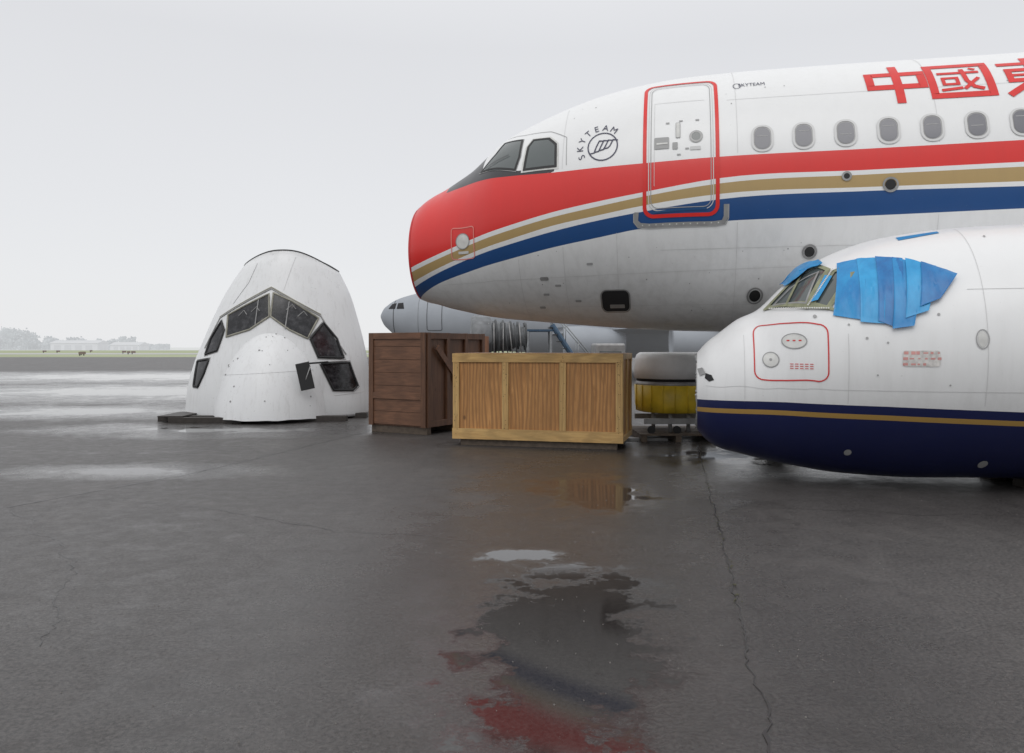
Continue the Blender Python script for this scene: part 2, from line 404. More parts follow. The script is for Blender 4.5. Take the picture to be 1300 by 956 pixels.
S_=[([(1.60,.97),(1.86,1.02),(1.80,.29),(1.48,.35)],0),([(1.80,1.01),(2.05,1.0),(1.97,.25),(1.74,.27)],2),
 ([(1.98,1.01),(2.24,.97),(2.10,.20),(1.91,.28)],1),([(2.14,.99),(2.40,.90),(2.25,.22),(2.04,.19)],0),
 ([(2.26,.96),(2.54,.86),(2.40,.38),(2.17,.30)],2),([(2.40,.91),(2.72,.76),(2.52,.50),(2.32,.42)],1)]
for i,(p,k) in enumerate(S_):
    Bn.fill('masking_sheet_%d'%i,p,sh[k],.014+.007*i,12,10,.012,i*3+1)
Bn.fill('masking_sheet_front',[(1.05,.72),(1.02,.80),(1.17,.90),(1.27,.99),(1.44,1.03),(1.46,.96),(1.3,.90),(1.2,.80)],sh[0],.03,8,6,.03,5)
Bn.fill('masking_sheet_strip',[(1.27,.5),(1.34,.52),(1.52,.80),(1.45,.82)],sh[2],.026,6,6,.015,6)
Bn.fill('blue_tape',[(2.3,1.25),(2.75,1.33),(2.75,1.36),(2.3,1.30)],sh[0],.006,3,5)
Bn.strip('hatch_outline',rrect(1.04,-.06,.76,.64,.10),.014,m_redline,.007,True)
Bn.fill('hatch_port',ell(1.08,.07,.125,.085),m_pale,.008);Bn.strip('hatch_port_rim',ell(1.08,.07,.125,.085),.010,m_grey,.011,True)
for k in range(3):Bn.fill('port_slot',rrect(1.02+.06*k,.075,.03,.015,.005),m_redline,.012,1,1)
Bn.fill('lower_port',ell(.835,-.145,.085),m_pale,.008);Bn.strip('lower_port_rim',ell(.835,-.145,.085),.010,m_grey,.011,True)
Bn.fill('lower_port_centre',ell(.835,-.145,.016,n=10),m_grey,.012)
for k in range(3):
    for j in range(5):Bn.fill('stencil_text',rrect(1.05+j*.05,-.19-.025*k,.035,.008,.002),m_redline,.008,1,1)
lr=random.Random(5)
fr=simple('faded_red',(.62,.3,.28),.6)
for k in range(16):
    Bn.fill('faded_label_patch',rrect(2.17+(k%6)*.062+lr.uniform(-.01,.01),-.06-.06*(k//6),lr.uniform(.02,.05),lr.uniform(.012,.035),.004),fr,.0075,1,1)
Bn.fill('label_base',rrect(2.32,-.12,.36,.17,.03),simple('scuffed_white',(.62,.60,.58),.7,var=.3,scale=20),.006)
Bn.strip('static_port',ell(2.9,.085,.06,.10),.012,m_seam,.007,True);Bn.fill('static_plate',ell(2.9,.085,.045,.085),m_pale,.006)
for i,(q,z,r) in enumerate([(1.63,.25,.012),(2.26,.32,.016),(3.15,1.25,.012),(3.1,-1.3,.05),(1.68,-1.2,.04),(2.0,.05,.012),(2.5,.35,.015),(1.9,-.3,.01),(2.6,-.4,.01),(1.3,.35,.02),(1.8,.1,.014)]):
    Bn.fill('small_hole_%d'%i,ell(q,z,r,n=10),m_seam,.008,1,1)
for q in(.55,1.62,2.95,4.4):
    Bn.strip('frame_joint',[(q,z) for z in np.linspace(-.62,min(Bn.zc(q)+Bn.r(q)*.97,.15 if q<2.7 else 9),16)],.006,m_seam2,.0045)
Bn.strip('lap_joint',[(q,-.47) for q in np.linspace(.1,8,30)],.006,m_seam2,.0045)
Bn.strip('lap_joint_2',[(q,.62) for q in np.linspace(2.8,8,30)],.006,m_seam2,.0045)
wood_dark=simple('weathered_timber',(.10,.075,.055),.7,var=.4,scale=14,bump=.3)
black_wood=simple('wet_black_timber',(.035,.028,.024),.5,var=.4,scale=14,bump=.3)
sup=empty('timber_support_block')
box('block_lower',(6.0,9.3,0.0),(7.6,9.55,.10),black_wood,sup,.006);box('block_upper',(6.05,9.15,0.103),(6.3,10.1,.19),black_wood,sup,.006)
box('block_rear',(5.95,9.9,0.0),(7.6,10.15,.10),black_wood,sup,.006)
# ================================================================ COCKPIT SECTION (left)
C0=empty('cockpit_nose_section',(0,19.24,EYE))
k_=19.24/1011
pr=[(528,239,468,1.50),(515,240,469,1.52),(490,243,468,1.52),(460,251,466,1.48),(430,263,460,1.38),(400,276,452,1.26),(370,291,443,1.10),(350,303,435,.98),(338,311,430,.90),(325,321,423,.78)]
ct=np.array([((441-y)*k_,((l+r)/2-650)*k_,(r-l)/2*k_,b) for y,l,r,b in pr])
fx=herm(ct[:,0],ct[:,1]);fa=herm(ct[:,0],ct[:,2]);fb=herm(ct[:,0],ct[:,3])
mc=M('cockpit_white_paint',(.74,.75,.76),.42,coat=.1)
c=mc.mix(mc.math('MULTIPLY',mc.noise(1.3,detail=7),.30),(.78,.79,.80),(.52,.52,.52))
c=mc.mix(mc.math('MULTIPLY',mc.ramp(mc.noise(4,(3,3,.3),6,.7),[(.52,0.),(.78,1.)]),.32),c,(.36,.35,.33))
c=mc.mix(mc.math('MULTIPLY',mc.ramp(mc.noise(18,detail=3),[(.67,0.),(.73,1.)]),.35),c,(.2,.19,.18))
mc.col(c);mc.bump(mc.noise(2.5,detail=2),.2,.03);mcp=mc.m
ZT=float(ct[-1,0]);ZB=-1.60
nz=56;seg=112;vs=[];fs=[]
for k in range(nz+1):
    z0=ZB+(ZT+.05-ZB)*k/nz
    for i in range(seg):
        t=2*math.pi*i/seg
        f=max(0,(z0-.9)/(ZT-.9))
        x_=math.cos(t)
        z=z0-f**1.5*(.30*abs(x_)**2.4+(.10 if x_>0 else 0)*abs(x_)**2)-f*.02*max(0,math.sin(t))
        if k==0:z=z0+.03*noise.noise(Vector((math.cos(t)*3,math.sin(t)*3,0)))
        zz=min(z0-f**1.5*(.30*abs(x_)**2.4)*.9,ZT)
        vs.append((fx(zz)+fa(zz)*math.cos(t),fb(min(z0,ZT))*math.sin(t),z))
for k in range(nz):
    for i in range(seg):
        j=(i+1)%seg;fs.append((k*seg+i,k*seg+j,(k+1)*seg+j,(k+1)*seg+i))
shell=mesh('crown_skin',vs,fs,mcp,C0,True)
sm=shell.modifiers.new('s','SOLIDIFY');sm.thickness=.05;sm.offset=-1
top=[vs[nz*seg+i] for i in range(seg)]
for i in range(seg):
    a=top[i];b=top[(i+1)%seg];tube('cut_rim',a,b,.014,m_black,C0,6)
mesh('cabin_bulkhead',[(fx(1.5)+(fa(1.5)-.08)*math.cos(2*math.pi*i/64),(fb(1.5)-.08)*math.sin(2*math.pi*i/64),1.5) for i in range(64)],[tuple(range(64))],m_dark,C0)
def cpt(x,z,e=0.):
    zz=max(-1.6,min(ZT,z));cx=fx(zz);a=fa(zz)+e;b=fb(zz)+e
    u=max(-.999,min(.999,(x-cx)/a));return (cx+u*a,-b*math.sqrt(1-u*u),z)
def cfill(name,pts,mat,e=.012,rings=4,sub=5):
    P=[];n=len(pts)
    for i in range(n):
        a=pts[i];b=pts[(i+1)%n]
        for k in range(sub):
            t=k/sub;P.append((a[0]+(b[0]-a[0])*t,a[1]+(b[1]-a[1])*t))
    cx=sum(p[0] for p in P)/len(P);cz=sum(p[1] for p in P)/len(P);m=len(P)
    v=[cpt(cx,cz,e)];f=[]
    for k in range(1,rings+1):
        for p in P:v.append(cpt(cx+(p[0]-cx)*k/rings,cz+(p[1]-cz)*k/rings,e))
    for i in range(m):
        j=(i+1)%m;f.append((0,1+i,1+j))
        for k in range(rings-1):
            a=1+k*m;b=a+m;f.append((a+i,b+i,b+j,a+j))
    return mesh(name,v,f,mat,C0,True)
def cstrip(name,pts,r,mat,e=.01,closed=False):
    P=[];q=pts+[pts[0]] if closed else pts
    for i in range(len(q)-1):
        a=q[i];b=q[i+1];k=max(1,int(math.hypot(a[0]-b[0],a[1]-b[1])/.08))
        for t in range(k):P.append(cpt(a[0]+(b[0]-a[0])*t/k,a[1]+(b[1]-a[1])*t/k,e))
    P.append(cpt(*q[-1],e))
    cu=bpy.data.curves.new(name,'CURVE');cu.dimensions='3D';cu.bevel_depth=r;cu.bevel_resolution=2
    sp=cu.splines.new('POLY');sp.points.add(len(P)-1)
    for i,p in enumerate(P):sp.points[i].co=(*p,1)
    o=bpy.data.objects.new(name,cu);scene.collection.objects.link(o);o.parent=C0;cu.materials.append(mat);return o
m_open=M('dark_cockpit_opening',(.02,.02,.022),.2)
m_open.col(m_open.ramp(m_open.noise(7,detail=6,rough=.7),[(.45,(.012,.012,.014)),(.62,(.045,.045,.05)),(.72,(.14,.13,.12))]))
mo=m_open.m
frame_t=simple('tan_frame',(.30,.29,.24),.5,var=.3)
winC=dict(a=[(-6.50,.74),(-5.52,1.22),(-5.47,.70),(-5.91,.40),(-6.48,.24)],
 b=[(-5.42,1.24),(-4.99,1.05),(-4.42,.67),(-4.62,.2),(-5.02,.4),(-5.44,.70)],
 c=[(-7.04,-.16),(-6.94,.2),(-6.68,.60),(-6.56,.38),(-6.69,-.07)],
 d=[(-7.33,-.89),(-7.29,-.32),(-6.90,-.27),(-7.02,-.6),(-7.18,-.9)],
 e=[(-4.56,.2),(-4.31,.56),(-4.04,.2),(-3.89,-.24),(-4.38,-.22)],
 f=[(-4.33,-.375),(-3.78,-.35),(-3.62,-.90),(-3.70,-.99),(-4.07,-.97)])
for k,p in winC.items():
    cfill('window_opening_'+k,p,mo,.012);cstrip('window_frame_'+k,p,.022 if k in 'ab' else .028,frame_t if k in'ab' else m_black,.012,True)
    if k not in 'ab':cstrip('window_frame_outer_'+k,[(sum(q[0] for q in p)/len(p)+(q[0]-sum(r[0] for r in p)/len(p))*1.12,sum(q[1] for q in p)/len(p)+(q[1]-sum(r[1] for r in p)/len(p))*1.12) for q in p],.008,m_seam,.006,True)
cstrip('windshield_brow',[(-7.10,-.02),(-6.74,.68),(-5.48,1.34),(-4.38,.72),(-3.84,-.16)],.016,m_seam,.010)
cstrip('windshield_brow_edge',[(-6.74,.70),(-5.48,1.37),(-4.38,.75)],.018,frame_t,.012)
for i,(x,z) in enumerate([(-6.2,.72),(-5.9,.8),(-5.1,.85),(-4.85,.7)]):
    cstrip('instrument_glint_%d'%i,[(x,z),(x+.12,z+.12),(x+.2,z+.02)],.010,m_grey,.02)
cstrip('window_mullion',[(-5.75,1.08),(-5.78,.5)],.014,m_grey,.02);cstrip('window_mullion_b',[(-5.05,1.04),(-5.1,.42)],.014,m_grey,.02)
cstrip('crown_seam',[(-6.4,1.0),(-6.05,1.5),(-5.9,1.95)],.004,m_seam,.003)
cstrip('crown_seam_2',[(-5.2,1.3),(-5.1,1.7),(-5.0,2.1)],.003,m_seam2,.003)
cstrip('skirt_seam',[(-4.05,-1.1),(-3.5,-1.05)],.005,m_seam2,.003)
H=2.44;dc=(-5.50,-.35);da=1.36;db=1.85
vs=[];fs=[];nk=36;sg=96
for k in range(nk+1):
    h=math.sin(math.pi/2*k/nk);w=math.sqrt(max(0,1-h*h))
    for i in range(sg):
        t=2*math.pi*i/sg
        vs.append((dc[0]+.06*h+da*w*math.cos(t)*(1+.06*(1-h)),dc[1]+db*w**.9*math.sin(t)+.25*h,-1.58+(H-.02)*h+(.03*noise.noise(Vector((math.cos(t)*4,math.sin(t)*4,1))) if k==0 else 0)))
for k in range(nk):
    for i in range(sg):
        j=(i+1)%sg;fs.append((k*sg+i,k*sg+j,(k+1)*sg+j,(k+1)*sg+i))
mesh('nose_cap_skin',vs,fs,mcp,C0,True)
def dpt(t,h,e=.004):
    w=math.sqrt(max(0,1-h*h));t=math.radians(t)
    return (dc[0]+.06*h+(da+e)*w*math.cos(t)*(1+.06*(1-h)),dc[1]+(db+e)*w**.9*math.sin(t)+.25*h,-1.58+(H-.02)*h)
for nm,P in(('nose_seam',[dpt(t,.42+.03*math.cos(math.radians(t))) for t in range(190,352,6)]),('nose_seam_c',[dpt(t,.82) for t in range(190,352,6)])):
    for a,b in zip(P[:-1],P[1:]):tube(nm,a,b,.003,m_seam2,C0,5)
for i in range(26):
    p=dpt(rr.uniform(205,335),rr.uniform(.1,.85),.004)
    tube('nose_hole',(p[0],p[1]+.01,p[2]),(p[0],p[1]-.006,p[2]),rr.uniform(.008,.024),m_seam,C0,8)
p=cpt(-4.52,-.62,.1)
box('hanging_flap',(p[0]-.15,p[1]-.45,-.93),(p[0]+.15,p[1]-.42,-.33),m_black,C0,.01,Matrix.Rotation(-.22,3,'Y')@Matrix.Rotation(.3,3,'Z'))
tube('flap_arm',(p[0]+.1,p[1]-.4,-.35),(p[0]+.35,p[1]+.2,-.33),.02,m_black,C0)
tube('flap_rod',(p[0]-.05,p[1]-.44,-.9),(p[0]+.12,p[1]-.44,-.4),.012,m_grey,C0,6)
pal=empty('timber_pallet')
for i,(x0,x1,y0,y1) in enumerate([(-7.5,-5.9,17.35,17.5),(-7.9,-3.7,17.75,17.95),(-7.9,-3.4,18.6,18.8)]):
    box('runner_%d'%i,(x0,y0,0),(x1,y1,.12),black_wood,pal,.006)
box('deck_board',(-7.75,17.4,.123),(-7.2,18.6,.15),black_wood,pal,.004)
# ================================================================ CRATES
def wood(name,c1,c2,grain=(9,9,.9),scale=2.2,knots=True,rough=.55,wv=.35):
    m=M(name,c1,rough)
    n1=m.noise(scale,grain,6,.6,1.2);n2=m.noise(scale*9,(grain[0],grain[1],grain[2]*.3),3)
    w=m.n('ShaderNodeTexWave');w.inputs['Scale'].default_value=1.5;w.inputs['Distortion'].default_value=14;w.inputs['Detail'].default_value=3;w.inputs['Detail Scale'].default_value=.6
    m.L(m.coord((3.2,3.2,.40) if grain[2]<2 else (.4,3.2,3.2)),w.inputs['Vector'])
    c=m.mix(m.ramp(n1,[(.35,0.),(.68,1.)]),c1,c2)
    c=m.mix(m.math('MULTIPLY',m.ramp(w.outputs['Fac'],[(.3,0.),(.9,1.)]),wv),c,tuple(v*.38 for v in c1))
    c=m.mix(m.math('MULTIPLY',n2,.25),c,tuple(v*.5 for v in c1))
    c=m.mix(m.math('MULTIPLY',m.ramp(m.noise(1.1,detail=4),[(.42,0.),(.75,1.)]),.45),c,tuple(v*.42 for v in c1))
    if knots:
        v=m.n('ShaderNodeTexVoronoi');v.inputs['Scale'].default_value=3.1;m.L(m.coord((1,1,.6)),v.inputs['Vector'])
        c=m.mix(m.math('MULTIPLY',m.ramp(v.outputs['Distance'],[(.04,1.),(.10,0.)]),.7),c,(.07,.03,.012))
    m.col(c);m.bump(n1,.25,.004);return m.m
ply=wood('plywood',(.58,.29,.10),(.37,.165,.05),wv=.6)
pine=wood('pine_batten',(.66,.43,.17),(.48,.28,.10),knots=False)
pineh=wood('pine_batten_horizontal',(.66,.43,.17),(.48,.28,.10),grain=(.9,9,9),knots=False)
brown=wood('dark_stained_wood',(.17,.080,.042),(.09,.042,.024))
brown2=wood('dark_stained_batten',(.21,.10,.055),(.11,.052,.03),grain=(.9,9,9),knots=False)
orange=wood('orange_wood',(.36,.14,.05),(.24,.09,.035))
yaw=math.atan2(.72,2.76)
K0=empty('plywood_crate',(-1.0,13.45,0),-yaw)
Lx,W,Z0,Z1=2.86,1.35,.12,1.55
box('core_panels',(.02,.03,Z0),(Lx-.02,W-.03,Z1-.02),ply,K0)
bt=.028
for nm,x0,x1 in(('post_a',0,.11),('post_b',.86,.97),('post_c',1.83,1.94),('post_d',Lx-.11,Lx)):
    box('front_'+nm,(x0,0,Z0+.17),(x1,bt,Z1-.15),pine,K0,.003)
    box('back_'+nm,(x0,W-bt,Z0+.17),(x1,W,Z1-.15),pine,K0,.003)
for s_,y0,y1 in(('front',-.004,bt),('back',W-bt,W+.004)):
    box(s_+'_top_rail',(-.01,y0,Z1-.148),(Lx+.01,y1,Z1),pineh,K0,.003)
    box(s_+'_bottom_rail',(-.01,y0,Z0-.01),(Lx+.01,y1,Z0+.168),pineh,K0,.003)
for s_,x0,x1 in(('left',-.004,.02),('right',Lx-.02,Lx+.006)):
    for j,(y0,y1) in enumerate([(.03,.13),(W/2-.05,W/2+.05),(W-.13,W-.03)]):
        box('%s_post_%d'%(s_,j),(x0,y0,Z0+.1),(x1,y1,Z1-.1),pine,K0,.003)
    box(s_+'_top_rail',(x0-.003,.03,Z1-.098),(x1+.003,W-.03,Z1-.003),pine,K0,.003)
    box(s_+'_low_rail',(x0-.003,.03,Z0),(x1+.003,W-.03,Z0+.098),pine,K0,.003)
box('lid',(.03,.03,Z1-.018),(Lx-.03,W-.03,Z1+.004),ply,K0)
for j,y in enumerate((.06,W/2,W-.16)):
    box('skid_%d'%j,(.12,y,0),(Lx-.1,y+.1,Z0-.012),wood_dark,K0,.005)
for j in range(60):
    x=rr.choice([.055,.915,1.885,Lx-.055])+rr.uniform(-.03,.03);z=rr.uniform(Z0+.05,Z1-.05)
    tube('nail',(x,-.002 if Z0+.17<z<Z1-.15 else -.006,z),(x,.01,z),.006,m_dark,K0,6)
yb=math.atan2(.7,1.16)
D0=empty('dark_wooden_crate',(-2.78,15.6,0),-yb)
Lx,W,Z0,Z1=1.36,2.0,.14,1.93
box('core_panels',(.02,.03,Z0),(Lx-.02,W-.03,Z1-.02),brown,D0)
for j in range(7):
    z=Z0+.03+j*.25
    box('front_board_%d'%j,(0,-.004,z),(Lx,.026,z+.244),brown2,D0,.002)
for nm,x0,x1 in(('a',-.012,.10),('b',Lx-.10,Lx+.012)):
    box('front_post_'+nm,(x0,-.03,Z0),(x1,-.006,Z1),brown,D0,.003)
box('front_mid_rail',(.101,-.03,.66),(Lx-.101,-.006,.78),brown2,D0,.003)
box('front_top_rail',(.101,-.03,Z1-.12),(Lx-.101,-.006,Z1),brown2,D0,.003)
for j in range(4):
    y=.03+j*.62;box('side_post_%d'%j,(Lx-.018,y,Z0),(Lx+.03,y+.1,Z1),brown,D0,.003)
box('side_top_rail',(Lx-.018,.13,Z1-.12),(Lx+.027,W-.04,Z1-.003),brown,D0,.003)
box('side_low_rail',(Lx-.018,.13,Z0+.003),(Lx+.027,W-.04,Z0+.12),brown,D0,.003)
box('side_brace',(Lx+.031,.05,.95),(Lx+.055,1.95,1.07),brown2,D0,.003,Matrix.Rotation(-.75,3,'X'))
for j,y in enumerate((.05,.95,1.8)):box('skid_%d'%j,(.0,y,0),(Lx,y+.12,Z0-.003),wood_dark,D0,.005)
O0=empty('orange_wooden_crate',(-1.82,18.6,0),-.15)
box('core_panels',(.02,.03,.12),(1.08,1.2,1.92),orange,O0)
for nm,x0,x1 in(('a',0,.1),('b',1.0,1.1)):box('front_post_'+nm,(x0,0,.12),(x1,.028,1.94),orange,O0,.003)
box('front_top_rail',(.101,-.004,1.80),(.999,.028,1.94),wood('orange_rail',(.46,.2,.07),(.34,.13,.05),grain=(.9,9,9),knots=False),O0,.003)
box('skid',(.0,.1,0),(1.1,.3,.117),wood_dark,O0)
pl=[(.40+.26*math.cos(a),-.02,1.62+.30*math.sin(a)) for a in(0,math.pi/2,math.pi,1.5*math.pi)]
mesh('hazard_placard',pl,[(0,1,2,3)],m_white,O0)
mesh('hazard_placard_red',[(.40+.26,-.024,1.62),(.40,-.024,1.62+.30),(.40-.05,-.024,1.5),(.40+.1,-.024,1.42)],[(0,1,2,3)],m_redline,O0)
# ================================================================ ENGINE COWL IN YELLOW CRADLE
E0=empty('engine_inlet_cowl_stand',(2.95,14.6,0))
yel=simple('yellow_paint',(.70,.49,.03),.45,var=.25,scale=4)
revolve('inlet_lip',[(0,.50),(.06,.47),(.14,.50),(.14,.60),(.10,.66),(.02,.69),(-.15,.71),(-.33,.70),(-.33,.62),(0,.50)],(0,0,1.42),(0,0,1),m_white,E0,64)
revolve('cowl_band',[(-.33,.66),(-.38,.66),(-.38,.63)],(0,0,1.42),(0,0,1),m_dark,E0,64)
revolve('cowl_lower',[(1.04,.66),(1.00,.69),(.97,.69),(.95,.6)],(0,0,0),(0,0,1),m_grey,E0,64)
revolve('yellow_cradle',[(.985,.66),(.97,.70),(.62,.69),(.50,.66),(.48,.58),(.48,.001)],(0,0,0),(0,0,1),yel,E0,64)
for i in range(10):
    a=math.radians(190+i*18);tube('cradle_rib_%d'%i,(.70*math.cos(a),.70*math.sin(a),.52),(.70*math.cos(a),.70*math.sin(a),.98),.012,yel,E0,6)
for i in range(4):
    a=math.radians(215+i*38)
    tube('leg_%d'%i,(.5*math.cos(a),.5*math.sin(a),.15),(.5*math.cos(a),.5*math.sin(a),.5),.035,m_grey,E0)
box('cradle_beam',(-.62,-.60,.30),(.62,-.52,.40),m_grey,E0,.004);box('cradle_beam_rear',(-.62,.5,.30),(.62,.58,.40),m_grey,E0,.004)
for i in range(3):
    tube('castor_%d'%i,(-.5+.45*i,-.62,.20),(-.5+.45*i,-.56,.20),.07,m_black,E0)
for j in range(6):box('pallet_board_%d'%j,(-.72+.0*j,-.75+j*.26,.11),(.72,-.55+j*.26,.14),wood_dark,E0,.003)
for j in range(3):box('pallet_runner_%d'%j,(-.7+.6*j,-.75,0),(-.6+.6*j,.75,.107),wood_dark,E0,.003)
box('loose_plank',(-1.0,-.55,.0),(-.2,-.45,.05),m_grey,E0,.003)
# ================================================================ MID-GROUND CLUTTER
G0=empty('jet_engine_on_stand',(-.35,21.5,0))
hz=simple('dull_grey',(.20,.21,.22),.55,var=.3);hz2=simple('dull_dark',(.08,.085,.09),.6,var=.3)
revolve('fan_case',[(0,.001),(0,.3),(.0,.52),(.1,.56),(.5,.55),(.55,.42),(1.1,.38),(1.2,.30),(1.5,.24),(1.5,.001)],(-.75,0,1.95),(1,.1,0),hz,G0,32)
for i in range(12):
    x=-.6+.12*i;tube('pipe_%d'%i,(x,-.5,1.5),(x+rr.uniform(-.1,.1),-.38,2.3),.016,hz2 if i%2 else m_grey,G0,6)
for i in range(5):
    revolve('engine_flange_%d'%i,[(-.02,.3),(-.02,.46-.02*i),(.02,.46-.02*i),(.02,.3)],(-.1+.2*i,.06,1.95),(1,.1,0),hz2,G0,24)
for x in(-.5,.5):
    tube('stand_leg',(x,-.4,0),(x,-.4,1.6),.05,hz2,G0);tube('stand_leg',(x,.4,0),(x,.4,1.6),.05,hz2,G0)
tube('stand_beam',(-.8,-.4,1.45),(.9,-.4,1.45),.05,hz2,G0)
S0=empty('aircraft_boarding_stairs',(1.0,22.5,0))
blue=simple('stairs_blue',(.045,.09,.15),.6);rail=simple('stairs_rail',(.30,.32,.33),.5)
for i in range(11):
    x=1.5-.13*i;z=.2+.2*i;box('tread_%d'%i,(x-.15,0,z),(x,.9,z+.03),hz2,S0)
for y in(-.03,.93):
    tube('stringer',(1.6,y,.1),(.15,y,2.3),.05,blue,S0,8);tube('handrail',(1.6,y,1.0),(.15,y,2.7),.018,rail,S0,8)
    for k in range(5):
        t=k/4;tube('baluster',(1.6-1.45*t,y,.1+2.2*t),(1.6-1.45*t,y,1.0+1.7*t),.013,rail,S0,6)
box('platform',(-.6,-.03,2.1),(.15,.93,2.16),blue,S0)
for x in(-.55,.1):
    for y in(0,.9):tube('platform_leg',(x,y,0),(x,y,2.1),.04,hz,S0,8)
T0=empty('ground_support_cart',(2.3,20.,0))
box('cart_body',(-.2,0,.4),(.55,1.2,1.75),m_grey,T0,.05);box('cart_window',(-.1,-.006,1.2),(.45,-.002,1.55),m_glass,T0)
for x in(-.1,.45):revolve('cart_wheel',[(-.08,.001),(-.08,.25),(.08,.25),(.08,.001)],(x,.1,.25),(0,1,0),m_black,T0)
# ================================================================ GREY MILITARY AIRCRAFT BEHIND
F0=empty('military_transport_aircraft',(-8.05,49,EYE),-math.radians(4))
SF=[(0,.12,1.9),(.15,.42,1.88),(.5,.78,1.85),(1,1.12,1.80),(1.7,1.42,1.74),(2.6,1.66,1.70),(4,1.82,1.70),(6,1.88,1.70),(24,1.88,1.70),(34,.4,2.8)]
Fb=Body(F0,SF)
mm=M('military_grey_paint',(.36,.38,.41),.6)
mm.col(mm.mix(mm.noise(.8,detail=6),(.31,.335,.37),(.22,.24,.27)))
mm.b.inputs['Emission Color'].default_value=(.98,.985,1,1);mm.b.inputs['Emission Strength'].default_value=.05  # faint emission stands in for mist airlight over the grey paint
Fb.loft('fuselage_skin',mm.m,.1,.5,4,64)
Fb.strip('radome_joint',[(1.0,z) for z in np.linspace(.75,2.85,14)],.05,hz2,.01)
Fb.fill('cockpit_window_a',[(.62,2.32),(.85,2.62),(1.15,2.66),(1.1,2.3)],m_dark,.012)
Fb.fill('cockpit_window_b',[(1.2,2.3),(1.25,2.66),(1.6,2.68),(1.7,2.3)],m_dark,.012)
Fb.strip('crew_door',rrect(3.6,1.9,.9,1.8,.1),.04,hz2,.012,True)
Fb.strip('panel_line',[(2.6,z) for z in np.linspace(.3,3.1,12)],.03,hz,.01)
Fb.strip('panel_line_b',[(6.2,z) for z in np.linspace(.2,3.2,12)],.03,hz,.01)
def slab(name,pts,t,mat,par):
    n=len(pts);vs=[(x,y,z+t/2) for x,y,z in pts]+[(x,y,z-t/2) for x,y,z in pts]
    fs=[tuple(range(n)),tuple(range(2*n-1,n-1,-1))]+[(i,(i+1)%n,n+(i+1)%n,n+i) for i in range(n)]
    o=mesh(name,vs,fs,mat,par);m=o.modifiers.new('b','BEVEL');m.width=t*.4;m.segments=3;return o
slab('near_wing',[(10,-1.2,.9),(17,-1.2,.9),(24,-16,1.5),(21.5,-16,1.5)],.35,mm.m,F0)
slab('far_wing',[(10,1.2,.9),(17,1.2,.9),(24,16,1.5),(21.5,16,1.5)],.35,mm.m,F0)
tf_=[(28,3.0),(33,3.2),(36,8.5),(33.6,8.5)]
mesh('tail_fin',[(x,-.12,z) for x,z in tf_]+[(x,.12,z) for x,z in tf_],[(0,1,2,3),(7,6,5,4),(0,4,5,1),(1,5,6,2),(2,6,7,3),(3,7,4,0)],mm.m,F0)
for (x,y) in((11.2,-6),(16.2,-11),(11.2,6),(16.2,11)):
    revolve('engine_nacelle',[(.3,.001),(.3,.62),(0,.72),(.1,.82),(1.2,.86),(2.6,.7),(3.3,.45),(3.3,.001)],(x,y,.28),(1,0,0),mm.m,F0,32)
    box('pylon',(x+.9,y-.08,.9),(x+3.2,y+.08,1.4),mm.m,F0)
tube('main_gear',(14,-2,.9),(14,-2,-1.2),.12,hz2,F0);revolve('main_wheel',[(-.3,.001),(-.3,.45),(.3,.45),(.3,.001)],(14,-2,-1.2),(0,1,0),m_black,F0)
tube('nose_gear',(4,0,0),(4,0,-1.3),.1,hz2,F0);revolve('nose_wheel',[(-.25,.001),(-.25,.4),(.25,.4),(.25,.001)],(4,0,-1.25),(0,1,0),m_black,F0)
# ================================================================ GROUND
gm=M('wet_asphalt',(.05,.05,.05),.3)
geo=gm.n('ShaderNodeTexCoord').outputs['Object']
def puddle(cx,cy,rx,ry):
    s1=gm.n('ShaderNodeVectorMath',operation='SUBTRACT');gm.L(geo,s1.inputs[0]);s1.inputs[1].default_value=(cx,cy,0)
    s2=gm.n('ShaderNodeVectorMath',operation='DIVIDE');gm.L(s1.outputs[0],s2.inputs[0]);s2.inputs[1].default_value=(rx,ry,1)
    s3=gm.n('ShaderNodeVectorMath',operation='LENGTH');gm.L(s2.outputs[0],s3.inputs[0])
    return gm.math('SUBTRACT',1.,s3.outputs[1])
pd=None
for P in[(.30,4.5,1.25,3.0),(-.02,6.35,.60,.40),(.95,9.0,1.0,2.2),(-13,30,10,5),(-5.6,16.0,2.6,1.0),(-11,20.5,3.5,1.6),(3.2,12.2,1.6,1.5),(-20,45,14,7),(-4.9,10.6,1.3,.45)]:
    p=puddle(*P);pd=p if pd is None else gm.math('MAXIMUM',pd,p)
pd=gm.math('MAXIMUM',pd,-1.)
nl=gm.noise(.5,detail=6,rough=.62);nm_=gm.noise(2.2,detail=7,rough=.72)
nn=gm.math('ADD',gm.math('MULTIPLY_ADD',nl,1.1,-.55),gm.math('MULTIPLY_ADD',nm_,1.1,-.55))
w=gm.math('ADD',gm.math('MULTIPLY',pd,.62),nn)
pool=gm.ramp(w,[(.05,0.),(.40,1.)])
damp=gm.ramp(gm.math('ADD',w,.55),[(.0,0.),(.5,1.)])
fine=gm.noise(42,detail=6,rough=.8);grit=gm.noise(240,detail=2)
base=gm.mix(gm.ramp(fine,[(.40,0.),(.62,1.)]),(.022,.021,.021),(.125,.115,.110))
base=gm.mix(gm.ramp(gm.noise(.3,detail=6,rough=.6),[(.38,0.),(.65,.55)]),base,(.042,.037,.036))
base=gm.mix(gm.ramp(gm.noise(1.3,(1,.6,1),detail=7,rough=.75),[(.52,0.),(.70,.45)]),base,(.115,.105,.10))
base=gm.mix(gm.ramp(gm.noise(3.7,detail=6,rough=.75),[(.54,0.),(.66,.5)]),base,(.030,.027,.026))
base=gm.mix(gm.math('MULTIPLY',damp,.35),base,(.026,.023,.022))
